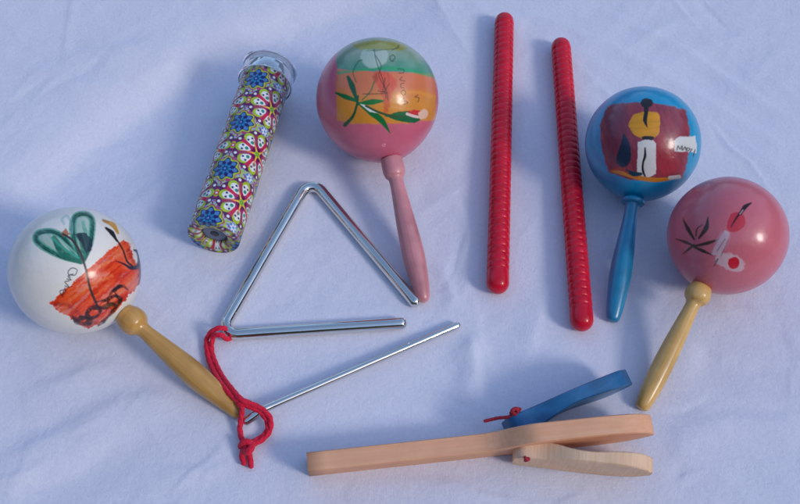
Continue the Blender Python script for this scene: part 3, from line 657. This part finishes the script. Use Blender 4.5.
# eyepiece end: rolled paper rim, recessed dark disc with a small clear eyehole
rp = [(.0, RK), (-.0006, RK-.0003), (-.0008, RK-.0010), (-.0005, RK-.0017), (-.0010, RK-.0030), (-.0010, RK-.0045), (-.0008, RK-.0060), (-.0005, RK-.0075), (.0002, RK-.0088), (.0012, RK-.0095), (.003, RK-.0098), (.0062, RK-.0098)]
Vv, F, lc, tt = lathe(KA, kd, rp, 220); ss = ((tt-ang0+math.pi) % (2*math.pi)-math.pi)*RK
mesh("rim", Vv, F, PAPER, kal, col=kpattern(lc[:, 0]-(RK-np.hypot(lc[:, 1], lc[:, 2]))-s_off, ss)*.9, lc=lc)
m, nt, b = nodes("smoked_plastic"); b.inputs["Base Color"].default_value = (.13, .16, .25, 1); b.inputs["Roughness"].default_value = .12
Vv, F, lc, _ = lathe(KA, kd, [(.0030, .0032), (.0030, .0055), (.0031, .008), (.0034, RK-.0100), (.0050, RK-.0100)], 64)
ep = mesh("eyepiece_disc", Vv, [f for f in F if len(f) == 4], m, kal, lc=lc)
m2, nt, b = nodes("eyehole_glass"); b.inputs["Base Color"].default_value = (.01, .012, .02, 1); b.inputs["Roughness"].default_value = .05
Vv, F, lc, _ = lathe(KA, kd, [(.0029, .0005), (.0028, .003), (.0030, .0034), (.004, .0034)], 40); mesh("eyehole", Vv, F, m2, ep, lc=lc)
# clear plastic chamber at the other end
m, nt, b = nodes("clear_plastic"); L = nt.links.new     # thin clear plastic: lets light straight through, reflects at grazing angles
tr = N(nt, "ShaderNodeBsdfTransparent"); tr.inputs[0].default_value = (.90, .93, .92, 1)
gl = N(nt, "ShaderNodeBsdfGlossy"); gl.inputs["Roughness"].default_value = .06; gl.inputs[0].default_value = (.95, .97, 1, 1)
lw = N(nt, "ShaderNodeLayerWeight"); lw.inputs[0].default_value = .35
mxs = N(nt, "ShaderNodeMixShader"); L(lw.outputs["Facing"], mxs.inputs[0]); L(tr.outputs[0], mxs.inputs[1]); L(gl.outputs[0], mxs.inputs[2])
L(mxs.outputs[0], nt.nodes["Material Output"].inputs[0])
CL = .0135; RO_ = RK+.0022; s0 = KL-.0045; s1 = KL+CL
def shell(pr, name, mat, par):
    Vv, F, lc, _ = lathe(KA, kd, pr, 96); return mesh(name, Vv, [f for f in F if len(f) == 4], mat, par, lc=lc)
cc = shell([(s0, RO_-.0004), (s1-.0004, RO_-.0004), (s1, RO_-.001), (s1+.0001, .0005)], "clear_cap", m, kal)
cc['label'] = "transparent plastic cap"
mg, nt, b = nodes("moulded_clear_plastic"); b.inputs["Transmission Weight"].default_value = 1; b.inputs["Roughness"].default_value = .06; b.inputs["IOR"].default_value = 1.4
for a0 in (s0, s1-.0016):
    q = np.linspace(0, 2*math.pi, 13); pr = [(a0+.0008-.0009*math.cos(t), RO_+.0001+.0009*math.sin(t)) for t in q]
    shell(pr, "cap_ring", mg, cc)
# mirror chamber seen through the cap
m, nt, b = nodes("milky_plastic"); b.inputs["Base Color"].default_value = (.35, .38, .42, 1); b.inputs["Roughness"].default_value = .3
Vv, F, lc, _ = lathe(KA, kd, [(KL-.001, RK-.0002), (KL-.0002, RK-.0004), (KL, RK-.001), (KL+.0001, .0005)], 64); mesh("end_disc", Vv, F, m, kal, lc=lc)
tag(kal, "kaleidoscope tube wrapped in colourful rosette paper with clear plastic end", "kaleidoscope")

# ------------------------------------------------------------------ wooden hand clapper standing on its edge
PEACH = mat_wood("peach_stained_wood", (.74, .36, .20), (.79, .42, .25), rough=.65, coat=0, sx=14, sr=400, grime=.10)
_nt = PEACH.node_tree; _b = _nt.nodes["Principled BSDF"]; _src = _b.inputs["Base Color"].links[0].from_socket     # scorched end grain at the handle's tip
_sp = _nt.nodes.new("ShaderNodeSeparateXYZ"); _nt.links.new([n for n in _nt.nodes if n.type == 'ATTRIBUTE'][0].outputs["Vector"], _sp.inputs[0])
_mr = _nt.nodes.new("ShaderNodeMapRange"); _mr.inputs[1].default_value = 0; _mr.inputs[2].default_value = .012; _mr.inputs[3].default_value = .45; _nt.links.new(_sp.outputs[0], _mr.inputs[0])
_vm = _nt.nodes.new("ShaderNodeVectorMath"); _vm.operation = 'SCALE'; _nt.links.new(_src, _vm.inputs[0]); _nt.links.new(_mr.outputs[0], _vm.inputs[3]); _nt.links.new(_vm.outputs[0], _b.inputs["Base Color"])
NAT = mat_wood("natural_plywood", (.74, .46, .28), (.83, .57, .38), rough=.65, coat=0, sx=560, sr=30, grime=.10)
BLUP = mat_wood("blue_stained_wood", (.004, .10, .27), (.012, .15, .36), rough=.42, coat=.15, sx=20, sr=200, wear=(.16, .14, .12), grime=.35)
def slab(p0, p1, outline, tb, tf, lean, z0=0.0, nb=4):
    """a board standing on its edge. outline: (s, h_low, h_high) along the length, tb/tf: back and front offset as functions of s (0..1);
    lean tips the top toward the viewer"""
    A, B = at(*p0), at(*p1); d = (B-A); Lg = np.linalg.norm(d); d /= Lg
    fr = np.array([d[1], -d[0], 0.0])                       # horizontal, toward the viewer
    up = np.array([0, 0, 1.0])*math.cos(lean)+fr*math.sin(lean); nf = fr*math.cos(lean)-np.array([0, 0, 1.0])*math.sin(lean)
    sN = len(outline); rows = []; Ls = []
    hh = np.array([0, .03, .10, .25, .5, .75, .90, .97, 1.0])
    bev = .0007
    for side in (1, -1):
        for s, lo_, hi in outline:
            t = tf(s) if side > 0 else tb(s); 
            for q in hh:
                h = lo_+(hi-lo_)*q; edge = min((hi-h), (h-lo_)); tt_ = t-side*max(0, bev-edge*.8)
                P = A+d*(s*Lg)+up*(h+z0)+nf*tt_; rows.append(P); Ls.append((s*Lg, h, tt_))
    V = np.array(rows); K_ = len(hh); F = []
    idx = lambda sd, i, j: (0 if sd > 0 else sN*K_)+i*K_+j
    for i in range(sN-1):
        for j in range(K_-1):
            F.append([idx(1, i, j), idx(1, i+1, j), idx(1, i+1, j+1), idx(1, i, j+1)])
            F.append([idx(-1, i, j+1), idx(-1, i+1, j+1), idx(-1, i+1, j), idx(-1, i, j)])
        F.append([idx(1, i, K_-1), idx(1, i+1, K_-1), idx(-1, i+1, K_-1), idx(-1, i, K_-1)])
        F.append([idx(-1, i, 0), idx(-1, i+1, 0), idx(1, i+1, 0), idx(1, i, 0)])
    for i, fl in ((0, False), (sN-1, True)):
        for j in range(K_-1):
            f = [idx(1, i, j+1), idx(-1, i, j+1), idx(-1, i, j), idx(1, i, j)]
            F.append(f[::-1] if fl else f)
    return V, F, np.array(Ls), (A, d, up, nf, Lg)
def flat_shade(o, ang=35):
    me = o.data; me.polygons.foreach_set("use_smooth", np.ones(len(me.polygons), bool))
    me.set_sharp_from_angle(angle=rad(ang))
def paddle_outline():
    out = []
    Lm = 1.0; hd = .024; D = .044
    for s in np.concatenate([[0, .004, .012, .025], np.linspace(.05, .55, 14), np.linspace(.57, .97, 26), [.98, .988, .994, .998, 1.0]]):
        cap = math.sqrt(max(0, 1-((.03-s)/.03)**2))*.35+.65 if s < .03 else 1
        u = (s-.80)/.20
        disc = D*math.sqrt(max(.02, 1-abs(u)**2.3)) if s > .6 else 0
        w = hd*cap; k = np.clip((s-.50)/.16, 0, 1); k = k*k*(3-2*k)
        wide = max(w, hd+(D-hd)*k) if s < .80 else disc
        out.append((s, (D-wide)/2*0+max(0, (D-wide)*.5)*(1 if s > .80 else k*0)+0, 0)); lo_ = (D-wide)/2 if s > .80 else 0
        out[-1] = (s, lo_, lo_+wide)
    return out
c0 = at(480, 450); clap = thing("hand_clapper", (c0[0], c0[1], 0))
LEAN = rad(15)
Vv, F, lc, fr_board = slab((309, 467), (643, 431), paddle_outline(), lambda s: -.0063, lambda s: .0063, LEAN)
o = mesh("paddle", Vv, F, PEACH, clap, lc=lc); flat_shade(o); o['label'] = "long peach wooden paddle with round end"
def clap_outline(hn=.028, D=.040):
    out = []
    for s in np.concatenate([[0, .006, .02, .045], np.linspace(.08, .55, 16), np.linspace(.58, .96, 18), [.975, .988, .996, 1.0]]):
        w = hn+(D-hn)*(lambda k: k*k*(3-2*k))(float(np.clip((s-.15)/.35, 0, 1)))
        if s < .08: w *= .55+.45*math.sqrt(max(0, 1-((.08-s)/.08)**2))
        if s > .62: w *= math.sqrt(max(.06, 1-((s-.62)/.38)**2.4))
        lo_ = (D-w)/2*(1 if s > .6 else .5)
        out.append((s, lo_ if s > .6 else max(0, (D-w)/2*.6), (lo_ if s > .6 else max(0, (D-w)/2*.6))+w))
    return out
TK = ([0, .08, .16, .28, .42, .55, .70, .85, 1.0], [.0085, .0118, .0126, .0108, .0072, .0066, .0084, .0096, .0100])
thick = lambda s: float(np.interp(s, *TK))
tkx = np.linspace(0, 1, 200); tky = np.convolve(np.pad(np.interp(tkx, *TK), 12, 'edge'), np.ones(25)/25, 'valid')
thick = lambda s: float(np.interp(s, tkx, tky))
Vv, F, lc, fr_nat = slab((511, 466), (645, 480), clap_outline(), lambda s: -thick(s), lambda s: 0.0, rad(12))
o = mesh("clapper_plate", Vv, F, NAT, clap, lc=lc); flat_shade(o); o['label'] = "unpainted wooden clapper plate"; nat = o
Vv, F, lc, fr_blue = slab((499, 425), (614, 377), clap_outline(), lambda s: 0.0, lambda s: thick(s)*.7+.0042, rad(16))
o = mesh("clapper_plate", Vv, F, BLUP, clap, lc=lc); flat_shade(o); o['label'] = "blue stained clapper plate"; blu = o
def on(fr, s, h, t):
    A, d, up, nf, Lg = fr; return A+d*(s*Lg)+up*h+nf*t
# string ends: a knot on the outer face of each plate, two tails on the blue one
kn = []
for h0 in (.0,):
    K0 = on(fr_nat, .085, .034, .0008)
    kn.append(sweep(catmull([K0+np.array(q)*.001 for q in ((-1.2, 0, 1.5), (0, -1.4, .6), (1.2, 0, -.6), (.4, .4, -1.6), (-.9, -.8, -1.2), (-.2, -1.5, .9))], 8), .0011, 12))
Vv, F, lc = join(*kn); mesh("cord_knot", Vv, F, CORD2, nat, lc=lc)
K0 = at(515, 413, .028)
kn = [sweep(catmull([K0+np.array(q)*.001 for q in ((-2.5, 0, 0), (0, 2.4, 1.5), (2.4, .6, 0), (0, -1.6, 1), (-2, .5, 2.2), (.8, 2, 2.4), (1.8, -1, .4))], 8), .0013, 12)]
Vv, F, lc = join(*kn); mesh("cord_knot", Vv, F, CORD2, blu, lc=lc)
for q in ([(515, 414, .028), (508, 417, .026), (498, 418, .025), (485, 421, .024)], [(515, 412, .028), (516, 409, .029), (520, 409, .029)]):
    Vv, F, lc = sweep(cpath(q, 8), .0011, 12, flute=(2, .003, .2)); mesh("cord_tail", Vv, F, CORD2, blu, lc=lc)
tag(clap, "wooden hand clapper of peach paddle, blue plate and plain plate standing on edge", "hand clapper")

for o in bpy.data.objects:
    if '_at' in o: del o['_at']
